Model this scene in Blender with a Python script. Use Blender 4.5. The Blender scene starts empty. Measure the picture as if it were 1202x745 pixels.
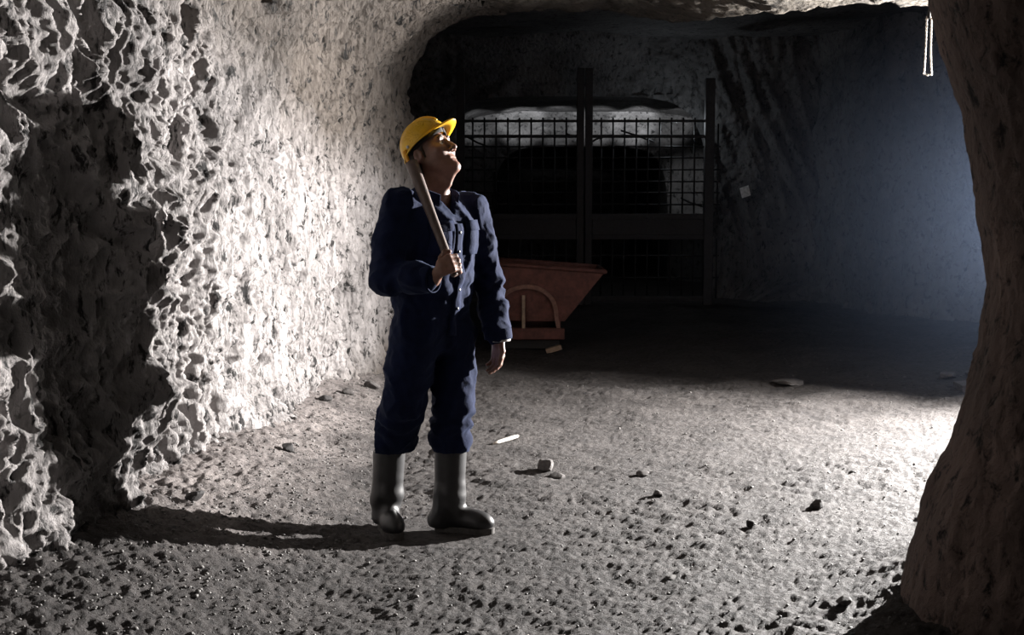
import bpy, bmesh, math, random
import numpy as np
from mathutils import Vector, Matrix

random.seed(7)
scene = bpy.context.scene
COL = scene.collection

# ------------------------------------------------------------------ camera
W, H, FPX = 1202.0, 745.0, 1500.0
CAM = np.array([0.0, 0.0, 1.5])
PITCH = math.atan((H / 2 - 230.0) / FPX)
cam_d = bpy.data.cameras.new('camera')
cam_d.sensor_width = 36.0
cam_d.lens = 36.0 * FPX / W
cam_d.clip_end = 200
cam = bpy.data.objects.new('camera', cam_d)
cam.location = CAM
cam.rotation_euler = (math.pi / 2 - PITCH, 0, 0)
COL.objects.link(cam)
scene.camera = cam

# ------------------------------------------------------------------ view + world
scene.view_settings.view_transform = 'Standard'
scene.view_settings.look = 'None'
scene.view_settings.gamma = 1
scene.view_settings.use_curve_mapping = False
scene.view_settings.exposure = -0.45
scene.cycles.diffuse_bounces = 1
scene.cycles.volume_bounces = 0
world = bpy.data.worlds.new('world')
scene.world = world
world.use_nodes = True
bg = world.node_tree.nodes['Background']
bg.inputs['Color'].default_value = (1.0, 0.86, 0.78, 1)
bg.inputs['Strength'].default_value = 0.007

# ------------------------------------------------------------------ lights
def spot(name, loc, target, energy, half_deg, blend, radius, color):
    l = bpy.data.lights.new(name, 'SPOT')
    l.energy = energy
    l.spot_size = math.radians(half_deg * 2)
    l.spot_blend = blend
    l.shadow_soft_size = radius
    l.color = color
    o = bpy.data.objects.new(name, l)
    o.location = loc
    o.rotation_euler = (Vector(target) - Vector(loc)).to_track_quat('-Z', 'Y').to_euler()
    COL.objects.link(o)
    return o

LAMP = (5.0, 9.0, 1.68)
spot('work_light', LAMP, (-1.8, 4.4, 1.22), 17000, 60.5, 0.95, 0.04, (1.0, 0.965, 0.94))
# unseen spots added to light the header band and jamb in the drift
for lx, e in ((-0.6, 330), (0.15, 950), (0.8, 560), (1.45, 600), (2.1, 950), (2.75, 330)):
    spot('drift_fill', (lx, 19.3, 2.50), (lx, 22.5, 2.84), e, 9.5, 0.7, 0.05, (0.95, 0.97, 1.0))
spot('drift_fill', (2.2, 19.3, 2.1), (3.2, 22.5, 1.6), 130, 13, 0.8, 0.05, (0.95, 0.97, 1.0))
pl = bpy.data.lights.new('gate_fill', 'POINT'); pl.energy = 10.0; pl.shadow_soft_size = 0.05; pl.color = (0.85, 0.93, 1.0)  # unseen light added behind the gate to graze the arch rim and ribs
po = bpy.data.objects.new('gate_fill', pl); po.location = (2.3, 18.15, 2.5); COL.objects.link(po)

hl = bpy.data.lights.new('haze_fill', 'POINT'); hl.energy = 24.0; hl.shadow_soft_size = 0.06; hl.color = (0.72, 0.83, 1.0)  # unseen blue light added for the haze glow and pillar rim
ho = bpy.data.objects.new('haze_fill', hl); ho.location = (4.4, 11.0, 1.25); COL.objects.link(ho)

# ------------------------------------------------------------------ helpers
_c, _s = math.cos(PITCH), math.sin(PITCH)
def P(px, py, d):
    """world point seen at pixel (px, py) at distance d along +Y"""
    r = (px - W / 2) / FPX
    u = (H / 2 - py) / FPX
    y = _c + u * _s
    z = -_s + u * _c
    k = d / y
    return np.array([r * k, d, 1.5 + z * k])

_rng = np.random.RandomState(11)
_perm = _rng.permutation(256).astype(np.int32)
_perm = np.concatenate([_perm, _perm])
_grad = _rng.normal(size=(256, 3)); _grad /= np.linalg.norm(_grad, axis=1)[:, None]
_grad = _grad.astype(np.float32)
def noise3(x, y, z):
    x = np.asarray(x, np.float32); y = np.asarray(y, np.float32); z = np.asarray(z, np.float32)
    x, y, z = np.broadcast_arrays(x, y, z)
    xi = np.floor(x).astype(np.int32); yi = np.floor(y).astype(np.int32); zi = np.floor(z).astype(np.int32)
    xf = x - xi; yf = y - yi; zf = z - zi
    xi &= 255; yi &= 255; zi &= 255
    u = xf*xf*xf*(xf*(xf*6-15)+10); v = yf*yf*yf*(yf*(yf*6-15)+10); w = zf*zf*zf*(zf*(zf*6-15)+10)
    def g(a, b, c):
        h = _perm[_perm[_perm[(xi+a) & 255] + ((yi+b) & 255)] + ((zi+c) & 255)]
        gr = _grad[h]
        return gr[..., 0]*(xf-a) + gr[..., 1]*(yf-b) + gr[..., 2]*(zf-c)
    x00 = g(0,0,0)*(1-u)+g(1,0,0)*u; x10 = g(0,1,0)*(1-u)+g(1,1,0)*u
    x01 = g(0,0,1)*(1-u)+g(1,0,1)*u; x11 = g(0,1,1)*(1-u)+g(1,1,1)*u
    return ((x00*(1-v)+x10*v)*(1-w) + (x01*(1-v)+x11*v)*w) * 1.5
def fbm(x, y, z, oct=4, gain=0.5, lac=2.03, ridge=False):
    t = 0; a = 1.0; f = 1.0; n = 0
    for i in range(oct):
        q = noise3(x*f+17.3*i, y*f+5.1*i, z*f-9.7*i)
        if ridge: q = 1 - 2*np.abs(q)
        t = t + a*q; n += a; a *= gain; f *= lac
    return t / n
def smooth(a, b, x):
    t = np.clip((np.asarray(x, float) - a) / (b - a), 0, 1)
    return t*t*(3-2*t)

def link(o, parent=None):
    COL.objects.link(o)
    if parent is not None:
        o.parent = parent
        o.matrix_parent_inverse = parent.matrix_world.inverted() if False else Matrix.Translation(-Vector(parent.location))
    return o
def mesh_obj(name, verts, faces, mat, parent=None, shade=True):
    me = bpy.data.meshes.new(name)
    v = np.asarray(verts, np.float32)
    if isinstance(faces, np.ndarray):
        f = faces.astype(np.int32)
        me.vertices.add(len(v)); me.vertices.foreach_set('co', v.ravel())
        me.loops.add(f.size); me.loops.foreach_set('vertex_index', f.ravel())
        me.polygons.add(len(f))
        me.polygons.foreach_set('loop_start', np.arange(0, f.size, f.shape[1], dtype=np.int32))
        me.update(calc_edges=True); me.validate()
    else:
        me.from_pydata([tuple(map(float, p)) for p in v], [], [tuple(q) for q in faces])
    if shade:
        me.polygons.foreach_set('use_smooth', np.ones(len(me.polygons), bool))
    me.materials.append(mat)
    o = bpy.data.objects.new(name, me)
    return link(o, parent)
def grid_faces(n, m, flip=False, closed=False):
    idx = np.arange(n*m).reshape(n, m)
    if closed:
        idx = np.concatenate([idx, idx[:, :1]], 1)
    a = idx[:-1, :-1].ravel(); b = idx[1:, :-1].ravel(); c = idx[1:, 1:].ravel(); d = idx[:-1, 1:].ravel()
    return np.stack([a, d, c, b] if flip else [a, b, c, d], 1)
def bm_obj(name, bm, mat, parent=None, shade=False):
    me = bpy.data.meshes.new(name); bm.normal_update(); bm.to_mesh(me); bm.free()
    if shade:
        for p in me.polygons: p.use_smooth = True
    me.materials.append(mat)
    return link(bpy.data.objects.new(name, me), parent)
def box_bm(bm, c, ax, ay, az, bevel=0.0):
    """box centred at c with half-axis vectors"""
    c, ax, ay, az = Vector(c), Vector(ax), Vector(ay), Vector(az)
    vs = [bm.verts.new(c + sx*ax + sy*ay + sz*az) for sx in (-1, 1) for sy in (-1, 1) for sz in (-1, 1)]
    fs = [(0,1,3,2), (4,6,7,5), (0,4,5,1), (2,3,7,6), (0,2,6,4), (1,5,7,3)]
    faces = [bm.faces.new([vs[i] for i in f]) for f in fs]
    if bevel:
        es = list({e for f in faces for e in f.edges})
        bmesh.ops.bevel(bm, geom=es, offset=bevel, segments=2, profile=0.5, affect='EDGES')
    return bm
def tube(pts, rad, n=10, cap=True):
    """tube mesh along points; rad scalar or list"""
    pts = [np.asarray(p, float) for p in pts]
    rad = [rad]*len(pts) if np.isscalar(rad) else rad
    V, F = [], []
    up = np.array([0.13, 0.29, 0.95]); pu = None
    for i, p in enumerate(pts):
        t = pts[min(i+1, len(pts)-1)] - pts[max(i-1, 0)]
        t = t/ (np.linalg.norm(t)+1e-9)
        u = (up if pu is None else pu); u = u - t*np.dot(u, t)
        if np.linalg.norm(u) < 1e-3: u = np.array([1.0, 0, 0]) - t*t[0]
        u /= np.linalg.norm(u); pu = u
        w = np.cross(t, u)
        for k in range(n):
            a = 2*math.pi*k/n
            V.append(p + rad[i]*(math.cos(a)*u + math.sin(a)*w))
    for i in range(len(pts)-1):
        for k in range(n):
            F.append((i*n+k, i*n+(k+1) % n, (i+1)*n+(k+1) % n, (i+1)*n+k))
    if cap:
        F.append(tuple(range(n-1, -1, -1))); F.append(tuple(range((len(pts)-1)*n, len(pts)*n)))
    return V, F
def empty(name, loc, label, cat, group=None):
    o = bpy.data.objects.new(name, None); o.empty_display_size = 0.1
    o.location = tuple(map(float, loc)); COL.objects.link(o)
    return tag(o, label, cat, group)
def tag(o, label, cat, group=None):
    o['label'] = label; o['category'] = cat
    if group: o['group'] = group
    return o
def struct(o):
    o['kind'] = 'structure'; return o

# ------------------------------------------------------------------ materials
def new_mat(name):
    m = bpy.data.materials.new(name); m.use_nodes = True
    nt = m.node_tree; nt.nodes.clear()
    out = nt.nodes.new('ShaderNodeOutputMaterial')
    b = nt.nodes.new('ShaderNodeBsdfPrincipled')
    nt.links.new(b.outputs[0], out.inputs[0])
    return m, nt, b, out
def ramp(nt, src, stops):
    r = nt.nodes.new('ShaderNodeValToRGB')
    el = r.color_ramp.elements
    while len(el) < len(stops): el.new(0.5)
    for e, (p, c) in zip(el, stops):
        e.position = p; e.color = (c[0], c[1], c[2], 1) if not np.isscalar(c) else (c, c, c, 1)
    nt.links.new(src, r.inputs[0])
    return r.outputs[0]
def coords(nt, scale=(1, 1, 1), rot=(0, 0, 0)):
    tc = nt.nodes.new('ShaderNodeTexCoord'); mp = nt.nodes.new('ShaderNodeMapping')
    mp.inputs['Scale'].default_value = scale; mp.inputs['Rotation'].default_value = rot
    nt.links.new(tc.outputs['Object'], mp.inputs[0])
    return mp.outputs[0]
def noise(nt, vec, scale, detail=6, rough=0.6, dist=0.0):
    n = nt.nodes.new('ShaderNodeTexNoise')
    n.inputs['Scale'].default_value = scale; n.inputs['Detail'].default_value = detail
    n.inputs['Roughness'].default_value = rough; n.inputs['Distortion'].default_value = dist
    nt.links.new(vec, n.inputs['Vector'])
    return n.outputs[0]
def voro(nt, vec, scale, feature='F1'):
    n = nt.nodes.new('ShaderNodeTexVoronoi'); n.feature = feature
    n.inputs['Scale'].default_value = scale
    nt.links.new(vec, n.inputs['Vector'])
    return n.outputs['Distance']
def math_n(nt, op, a, b):
    n = nt.nodes.new('ShaderNodeMath'); n.operation = op
    for i, v in enumerate((a, b)):
        if np.isscalar(v): n.inputs[i].default_value = v
        else: nt.links.new(v, n.inputs[i])
    return n.outputs[0]
def mix(nt, fac, a, b, mode='MIX'):
    n = nt.nodes.new('ShaderNodeMix'); n.data_type = 'RGBA'; n.blend_type = mode
    for i, v in ((0, fac), (6, a), (7, b)):
        if hasattr(v, 'links'): nt.links.new(v, n.inputs[i])
        else: n.inputs[i].default_value = v if np.isscalar(v) else (*v, 1)
    return n.outputs[2]
def bump(nt, bsdf, height, strength, dist, prev=None):
    n = nt.nodes.new('ShaderNodeBump')
    n.inputs['Strength'].default_value = strength; n.inputs['Distance'].default_value = dist
    nt.links.new(height, n.inputs['Height'])
    if prev: nt.links.new(prev, n.inputs['Normal'])
    nt.links.new(n.outputs[0], bsdf.inputs['Normal'])
    return n.outputs[0]

def rock_mat(name, light, mid, dark, scale=1.0, stretch=(1, 1, 0.4), bstr=0.9, bd=0.035, rough=0.75, dark_lo=0.36, dark_hi=0.47, brown_dim=False):
    m, nt, b, out = new_mat(name)
    v = coords(nt, stretch); v1 = coords(nt)
    n1 = noise(nt, v, 3.2*scale, 10, 0.68, 0.6)
    n2 = noise(nt, v, 17*scale, 8, 0.7, 0.4)
    n3 = noise(nt, v1, 0.9*scale, 4, 0.55)
    c = ramp(nt, n1, [(0.25, mid), (0.62, light)])
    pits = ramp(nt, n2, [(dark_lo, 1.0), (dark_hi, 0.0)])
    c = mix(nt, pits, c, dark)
    big = ramp(nt, n3, [(0.35, 0.55), (0.6, 1.0)])
    c = mix(nt, 1.0, c, big, 'MULTIPLY')
    if brown_dim:                                 # browner rock, plus lamp falloff upward, low and far painted into the colour
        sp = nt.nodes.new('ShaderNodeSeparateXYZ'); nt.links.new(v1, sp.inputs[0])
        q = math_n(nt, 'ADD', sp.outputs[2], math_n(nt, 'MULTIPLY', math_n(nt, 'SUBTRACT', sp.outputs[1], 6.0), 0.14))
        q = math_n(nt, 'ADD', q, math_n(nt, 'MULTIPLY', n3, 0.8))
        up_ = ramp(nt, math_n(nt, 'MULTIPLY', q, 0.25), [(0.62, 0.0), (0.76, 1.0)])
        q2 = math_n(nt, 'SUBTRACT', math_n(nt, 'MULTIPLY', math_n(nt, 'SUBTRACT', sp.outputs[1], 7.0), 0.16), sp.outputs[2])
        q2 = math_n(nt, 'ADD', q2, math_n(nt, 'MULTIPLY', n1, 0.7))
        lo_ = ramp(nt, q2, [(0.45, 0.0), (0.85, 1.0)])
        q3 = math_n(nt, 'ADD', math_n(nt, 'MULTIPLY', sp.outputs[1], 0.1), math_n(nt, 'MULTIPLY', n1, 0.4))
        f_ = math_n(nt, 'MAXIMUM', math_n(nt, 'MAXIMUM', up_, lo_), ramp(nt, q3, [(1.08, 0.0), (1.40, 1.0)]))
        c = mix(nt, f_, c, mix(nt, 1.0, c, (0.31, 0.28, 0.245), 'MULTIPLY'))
    nt.links.new(c, b.inputs['Base Color'])
    b.inputs['Roughness'].default_value = rough
    b.inputs['Specular IOR Level'].default_value = 0.35
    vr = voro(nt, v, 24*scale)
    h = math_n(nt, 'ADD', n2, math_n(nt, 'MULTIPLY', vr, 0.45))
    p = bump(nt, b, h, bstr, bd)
    n5 = noise(nt, v1, 75*scale, 4, 0.65)
    bump(nt, b, n5, 0.5, 0.008, p)
    return m

M = {}
M['rock'] = rock_mat('pale_rock', (0.44, 0.415, 0.41), (0.25, 0.232, 0.226), (0.016, 0.0145, 0.0145), bstr=1.0, bd=0.06, brown_dim=True, dark_lo=0.385, dark_hi=0.465)
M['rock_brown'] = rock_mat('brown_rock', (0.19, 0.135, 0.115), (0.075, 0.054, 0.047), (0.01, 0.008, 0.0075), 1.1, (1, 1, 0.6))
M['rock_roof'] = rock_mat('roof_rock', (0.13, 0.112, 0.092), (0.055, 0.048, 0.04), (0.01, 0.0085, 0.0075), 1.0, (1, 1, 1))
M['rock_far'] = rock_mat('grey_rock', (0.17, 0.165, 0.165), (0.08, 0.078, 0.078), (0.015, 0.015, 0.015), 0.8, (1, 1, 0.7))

m, nt, b, _ = new_mat('floor_dirt')
v = coords(nt)
n1 = noise(nt, v, 2.2, 8, 0.65); n2 = noise(nt, v, 26, 8, 0.72, 0.4); n3 = noise(nt, v, 95, 4, 0.7)
c = ramp(nt, n1, [(0.3, (0.029, 0.0255, 0.0247)), (0.65, (0.060, 0.0535, 0.051))])
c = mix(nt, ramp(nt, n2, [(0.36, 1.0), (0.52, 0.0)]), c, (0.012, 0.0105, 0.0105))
c = mix(nt, ramp(nt, n3, [(0.60, 0.0), (0.72, 0.7)]), c, (0.17, 0.165, 0.16))
# pale rock dust fallen along the foot of the left wall
sp = nt.nodes.new('ShaderNodeSeparateXYZ'); nt.links.new(v, sp.inputs[0])
dx = math_n(nt, 'ADD', math_n(nt, 'MULTIPLY', sp.outputs[0], -1.0), math_n(nt, 'MULTIPLY', n1, 0.6))
dust = math_n(nt, 'MULTIPLY', ramp(nt, math_n(nt, 'MULTIPLY', dx, 0.5), [(0.53, 0.0), (0.78, 1.0)]), ramp(nt, math_n(nt, 'MULTIPLY', sp.outputs[1], 0.1), [(0.47, 0.0), (0.56, 1.0)]))
c = mix(nt, dust, c, mix(nt, 1.0, c, (4.2, 4.2, 4.2), 'MULTIPLY'))
nt.links.new(c, b.inputs['Base Color'])
b.inputs['Roughness'].default_value = 0.8; b.inputs['Specular IOR Level'].default_value = 0.3
p = bump(nt, b, n2, 0.8, 0.03)
bump(nt, b, n3, 0.6, 0.009, p)
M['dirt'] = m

def simple(name, col, rough=0.6, metal=0.0, nscale=30, var=0.35, bstr=0.25, bd=0.004, spec=0.5):
    m, nt, b, out = new_mat(name)
    v = coords(nt); n = noise(nt, v, nscale, 6, 0.65)
    lo = tuple(x*(1-var) for x in col); hi = tuple(min(1, x*(1+var)) for x in col)
    nt.links.new(ramp(nt, n, [(0.3, lo), (0.7, hi)]), b.inputs['Base Color'])
    b.inputs['Roughness'].default_value = rough; b.inputs['Metallic'].default_value = metal
    b.inputs['Specular IOR Level'].default_value = spec
    bump(nt, b, n, bstr, bd)
    return m
M['steel'] = simple('dark_steel', (0.03, 0.03, 0.032), 0.6, 0.3)
M['rust'] = simple('red_rusty_paint', (0.12, 0.045, 0.034), 0.75, 0.0, 14, 0.45)
M['rust_edge'] = simple('worn_red_edge', (0.22, 0.115, 0.085), 0.7, 0.0, 25)
M['post'] = simple('pale_post', (0.33, 0.24, 0.17), 0.7, 0.0, 25)
M['black_iron'] = simple('black_iron', (0.02, 0.02, 0.02), 0.6, 0.4)
M['stone_dark'] = simple('dark_stone', (0.018, 0.016, 0.016), 0.8, 0, 40, 0.5, 0.6, 0.01)
M['stone'] = simple('grey_stone', (0.07, 0.064, 0.062), 0.85, 0, 35, 0.5, 0.7, 0.01)
M['pebble'] = simple('mixed_pebbles', (0.10, 0.094, 0.09), 0.6, 0, 14, 0.9, 0.5, 0.006)
M['stone_pale'] = simple('pale_stone', (0.3, 0.29, 0.28), 0.85, 0, 35, 0.3, 0.6, 0.01)
M['stick'] = simple('bare_wood', (0.6, 0.56, 0.5), 0.7, 0, 60, 0.15)
M['chain'] = simple('pale_chain', (0.36, 0.33, 0.30), 0.45, 0.4, 60, 0.2)
M['cord'] = simple('dark_cord', (0.015, 0.014, 0.014), 0.9)

# ------------------------------------------------------------------ floor
def floor_base(x, y):
    x = np.asarray(x, float); y = np.asarray(y, float)
    left = smooth(-0.55, -1.75, x) * 0.23 * smooth(13, 9, y) * (0.45 + 0.55*smooth(2.5, 4.2, y))
    pil = 0.22 * np.exp(-(((x-1.95)/0.42)**2 + ((y-4.75)/0.5)**2))
    big = 0.030*fbm(x*0.9, y*0.9, 3.3, 3) * smooth(4.2, 7.5, y) + 0.05*fbm(x*1.5, y*1.5, 8.1, 2)*smooth(7.0, 9.5, y)
    foot = 1 - 0.85*np.exp(-(((x+0.33)/0.42)**2 + ((y-5.6)/0.3)**2))
    return left + pil + big*foot
def floor_z(x, y):
    x = np.asarray(x, float); y = np.asarray(y, float)
    foot = 1 - 0.7*np.exp(-(((x+0.33)/0.36)**2 + ((y-5.6)/0.22)**2))
    pt = 0.35 + 0.9*smooth(-0.25, 0.35, fbm(x*0.9, y*0.9, 12.4, 2))
    a = 0.018*fbm(x*4, y*6, 1.7, 3) + 0.026*pt*np.clip(fbm(x*9, y*12, 4.7, 5, 0.62), -0.6, 0.6)
    a += 0.013*fbm(x*32, y*38, 9.9, 2)
    rub = smooth(-0.7, -1.5, x)
    a += rub*(0.03*fbm(x*8, y*8, 2.2, 4, 0.6, ridge=True)-0.012)
    return floor_base(x, y) + a*foot
n = 620
ys = 3.0 * (32.0/3.0) ** (np.linspace(0, 1, n))
us = np.linspace(-0.56, 0.62, 640)
Y, U = np.meshgrid(ys, us, indexing='ij')
X = U*Y
Z = floor_z(X, Y)
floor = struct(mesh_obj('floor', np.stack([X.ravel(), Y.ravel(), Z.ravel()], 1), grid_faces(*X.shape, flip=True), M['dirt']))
# coarser ground outside the view (behind the camera and into the side passage)
def flat_patch(name, x0, x1, y0, y1, nx, ny, parent):
    a, b2 = np.meshgrid(np.linspace(y0, y1, ny), np.linspace(x0, x1, nx), indexing='ij')
    z = floor_base(b2, a) - 0.03
    return mesh_obj(name, np.stack([b2.ravel(), a.ravel(), z.ravel()], 1), grid_faces(ny, nx, flip=True), M['dirt'], parent)
flat_patch('ground_apron', -4, 10, -6, 3.2, 60, 60, floor)
flat_patch('ground_passage', 1.6, 12, 3.0, 16.5, 60, 60, floor)

# ------------------------------------------------------------------ left wall
kd = np.array([-6, 0, 2.6, 3.6, 4.3, 4.75, 5.05, 5.25, 5.5, 5.9, 6.5, 7.5, 9.0, 10.2, 11.0, 11.4, 11.55, 11.8, 12.1])
kx = np.array([-2.2, -2.1, -2.0, -1.90, -1.80, -1.67, -1.50, -1.42, -1.58, -1.62, -1.57, -1.53, -1.43, -1.22, -1.02, -0.90, -0.95, -1.5, -3.4])
ds = np.concatenate([np.linspace(-6, 3.4, 50), np.linspace(3.43, 6.6, 500), np.linspace(6.62, 11.55, 300), np.linspace(11.58, 12.1, 14)])
HS, RA = 2.25, 0.85
st = np.concatenate([np.linspace(-0.12, HS, 370), HS + np.linspace(0.01, 1, 80)*RA*math.pi/2])
D, S = np.meshgrid(ds, st, indexing='ij')
x0 = np.interp(D + 0.10*noise3(0, D*0.9, S*1.3)*smooth(3, 4, D), kd, kx)
ang = np.clip((S-HS)/RA, 0, math.pi/2)
nx_, nz_ = np.cos(ang), -np.sin(ang)              # inward normal in section
bx_ = x0 + RA*(1-np.cos(ang)); bz_ = np.minimum(S, HS) + RA*np.sin(ang)
# buttress leans: its crest runs from upper left to lower left with a belly
butt = np.exp(-((D-5.22)/0.34)**2)
bx_ = bx_ + butt*(-0.10*smooth(1.2, 2.3, bz_) - 0.16*smooth(0.75, 0.15, bz_) + 0.05*np.exp(-((bz_-1.3)/0.4)**2))
bx_ += 0.10*smooth(0.55, 0.0, bz_)*smooth(6.0, 7.0, D)
w = 0.16*fbm(1.1, D*0.75, bz_*0.7, 3)
w += 0.11*fbm(3.1, D*2.1, bz_*1.0, 3, 0.55)
wx = 0.12*fbm(4.4, D*2.5, bz_*2.5, 2); wz = 0.12*fbm(6.4, D*2.5, bz_*2.5, 2)
rd = 1-np.sqrt(noise3(7.7, (D+wx)*4.2+0.9*bz_, (bz_+wz)*2.3)**2+0.004)*2.4
r2 = 1-np.sqrt(noise3(1.7, (D+wx)*9.5+0.5*bz_, (bz_+wz)*5.0)**2+0.004)*2.4
r3 = 1-np.sqrt(noise3(3.7, (D+wx)*21, (bz_+wz)*10.5)**2+0.004)*2.4
near = smooth(6.1, 5.2, D)
w += (0.048+0.012*near)*(rd-0.3) + 0.034*(r2-0.3) + 0.029*(r3-0.3)
pit = fbm(5.5, (D+wx)*12, bz_*4.5, 4, 0.6)
w -= 0.13*np.clip(pit-0.16, 0, 1)
w -= 0.12*np.clip(fbm(8.5, D*25, bz_*10, 3, 0.6)-0.16, 0, 1)
w += 0.022*fbm(2.5, D*42, bz_*25, 2, 0.6)
mid_ = smooth(5.5, 6.2, D)
w += mid_*(0.05*(0.7-np.sqrt(noise3(2.2, (D+wx)*8, bz_*1.3)**2+0.003)*2.4) - 0.09*np.clip(fbm(3.9, D*17, bz_*6, 3, 0.6)-0.08, 0, 1))
crk = np.clip(1-np.abs(noise3(9.1, D*1.6+0.35*bz_, bz_*0.55))*14, 0, 1)
w -= 0.07*crk*smooth(3.5, 4.2, D)
w *= (1-0.35*smooth(9, 11.4, D))
w = np.where(D < 3.4, w*0.6, w)
VX = bx_ + w*nx_; VZ = bz_ + w*nz_
VY = D + 0.05*fbm(D*3, bz_*3, 6.1, 3)
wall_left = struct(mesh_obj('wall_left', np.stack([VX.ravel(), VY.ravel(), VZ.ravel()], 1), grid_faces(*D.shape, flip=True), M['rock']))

# ------------------------------------------------------------------ roof of the near chamber (ends in a lip)
def lip_d(x):
    return 11.3 - 2.35*smooth(0.9, 2.3, x) + 0.25*noise3(x*1.3, 2.2, 5.0) + 0.10*noise3(x*5, 1.2, 5.0)
xs = np.concatenate([np.linspace(-2.4, 4.2, 330), np.linspace(4.3, 11, 40)])
ts = np.concatenate([np.linspace(0, 0.52, 40), np.linspace(0.525, 1, 150)])
T, XX = np.meshgrid(ts, xs, indexing='ij')
Yc = -6 + T*(lip_d(XX)+6)
zc = 3.08 - 0.30*smooth(0.6, 2.1, XX) + 0.06*fbm(XX*0.8, Yc*0.8, 2.0, 3)
zc += 0.05*fbm(XX*3.2+Yc*1.5, Yc*2.2, 7.0, 4, 0.6, ridge=True) + 0.015*fbm(XX*14, Yc*10, 1.0, 3)
# lip riser goes up behind the edge
r = np.linspace(0.05, 1, 14)
Yr = Yc[-1][None, :] + 0.25*r[:, None]**2
Zr = zc[-1][None, :] + 0.85*r[:, None]
Xr = np.repeat(XX[-1:], 14, 0)
VXc = np.concatenate([XX, Xr]); VYc = np.concatenate([Yc, Yr]); VZc = np.concatenate([zc, Zr])
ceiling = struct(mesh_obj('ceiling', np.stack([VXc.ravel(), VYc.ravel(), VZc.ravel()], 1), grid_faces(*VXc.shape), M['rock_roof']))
# roof of the dark hall behind the lip
a, b2 = np.meshgrid(np.linspace(8.6, 20, 60), np.linspace(-4.5, 11, 80), indexing='ij')
z = 3.75 + 0.15*fbm(b2*0.7, a*0.7, 3.0, 4)
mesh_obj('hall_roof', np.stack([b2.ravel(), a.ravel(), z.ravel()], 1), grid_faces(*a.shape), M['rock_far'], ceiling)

# ------------------------------------------------------------------ rock pillar on the right
py_ = np.array([-140, 0, 60, 100, 130, 190, 250, 300, 340, 400, 450, 500, 540, 570, 590, 640, 700, 800])
px_ = np.array([1085, 1100, 1118, 1130, 1140, 1150, 1155, 1165, 1170, 1163, 1150, 1135, 1120, 1100, 1091, 1080, 1066, 1045])
PD = 4.5
ez = np.array([P(a, b3, PD)[2] for a, b3 in zip(px_, py_)])[::-1]
ex = np.array([P(a, b3, PD)[0] for a, b3 in zip(px_, py_)])[::-1]
zs = np.linspace(-0.25, 3.3, 330)
th = np.linspace(0, 2*math.pi, 420, endpoint=False)
ZZ, TH = np.meshgrid(zs, th, indexing='ij')
edge = np.interp(zs, ez, ex)[:, None]
CX = 2.9
RX = CX - edge; RY = 0.5 + 0.35*(RX-1.18)
c0, s0 = np.cos(TH), np.sin(TH)
sg = lambda t, e: np.sign(t)*np.abs(t)**e
PXp = CX + RX*sg(c0, 0.85); PYp = PD + RY*sg(s0, 0.85)
dn = 0.07*fbm(PXp*1.6, PYp*1.6, ZZ*1.1, 3) + 0.065*(fbm(PXp*3.6, PYp*3.6, ZZ*2.2, 5, 0.6, ridge=True)-0.45) + 0.014*fbm(PXp*20, PYp*20, ZZ*13, 3)
side = np.abs(c0)**6
dn = dn*(1-0.6*side)
PXp = PXp + dn*c0; PYp = PYp + dn*s0
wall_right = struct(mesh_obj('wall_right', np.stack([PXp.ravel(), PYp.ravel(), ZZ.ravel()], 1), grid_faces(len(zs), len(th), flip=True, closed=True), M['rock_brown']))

# ------------------------------------------------------------------ walls of the dark hall
def plan_wall(name, pts, n, m, z0, z1, mat, amp=0.12, parent=None, flip=False):
    pts = np.array(pts, float)
    seg = np.r_[0, np.cumsum(np.linalg.norm(np.diff(pts, axis=0), axis=1))]
    t = np.linspace(0, seg[-1], n)
    x = np.interp(t, seg, pts[:, 0]); y = np.interp(t, seg, pts[:, 1])
    k = np.ones(9)/9
    xs_ = np.convolve(np.pad(x, 4, 'edge'), k, 'valid'); ys_ = np.convolve(np.pad(y, 4, 'edge'), k, 'valid')
    dx, dy = np.gradient(xs_), np.gradient(ys_); l = np.hypot(dx, dy)+1e-9
    nx, ny = dy/l, -dx/l
    zz = np.linspace(z0, z1, m)
    A, B = np.meshgrid(np.arange(n), zz, indexing='ij')
    d = amp*fbm(xs_[A]*0.9, ys_[A]*0.9, B*0.9, 3) + amp*0.55*(fbm(xs_[A]*2.6, ys_[A]*2.6, B*1.8, 4, 0.6, ridge=True)-0.4)
    Xw = xs_[A] + nx[A]*d; Yw = ys_[A] + ny[A]*d
    return mesh_obj(name, np.stack([Xw.ravel(), Yw.ravel(), B.ravel()], 1), grid_faces(n, m, flip=flip), mat, parent)
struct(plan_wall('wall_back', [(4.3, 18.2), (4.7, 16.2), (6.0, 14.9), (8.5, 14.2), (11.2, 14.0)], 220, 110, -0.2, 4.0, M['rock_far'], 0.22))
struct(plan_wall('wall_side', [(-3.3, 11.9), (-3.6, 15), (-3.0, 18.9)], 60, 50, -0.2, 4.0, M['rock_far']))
struct(plan_wall('wall_passage', [(11.0, 14.3), (11.2, 9), (10.6, 5), (9.5, 3.6), (3.6, 3.9)], 90, 40, -0.2, 4.0, M['rock_brown']))

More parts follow.
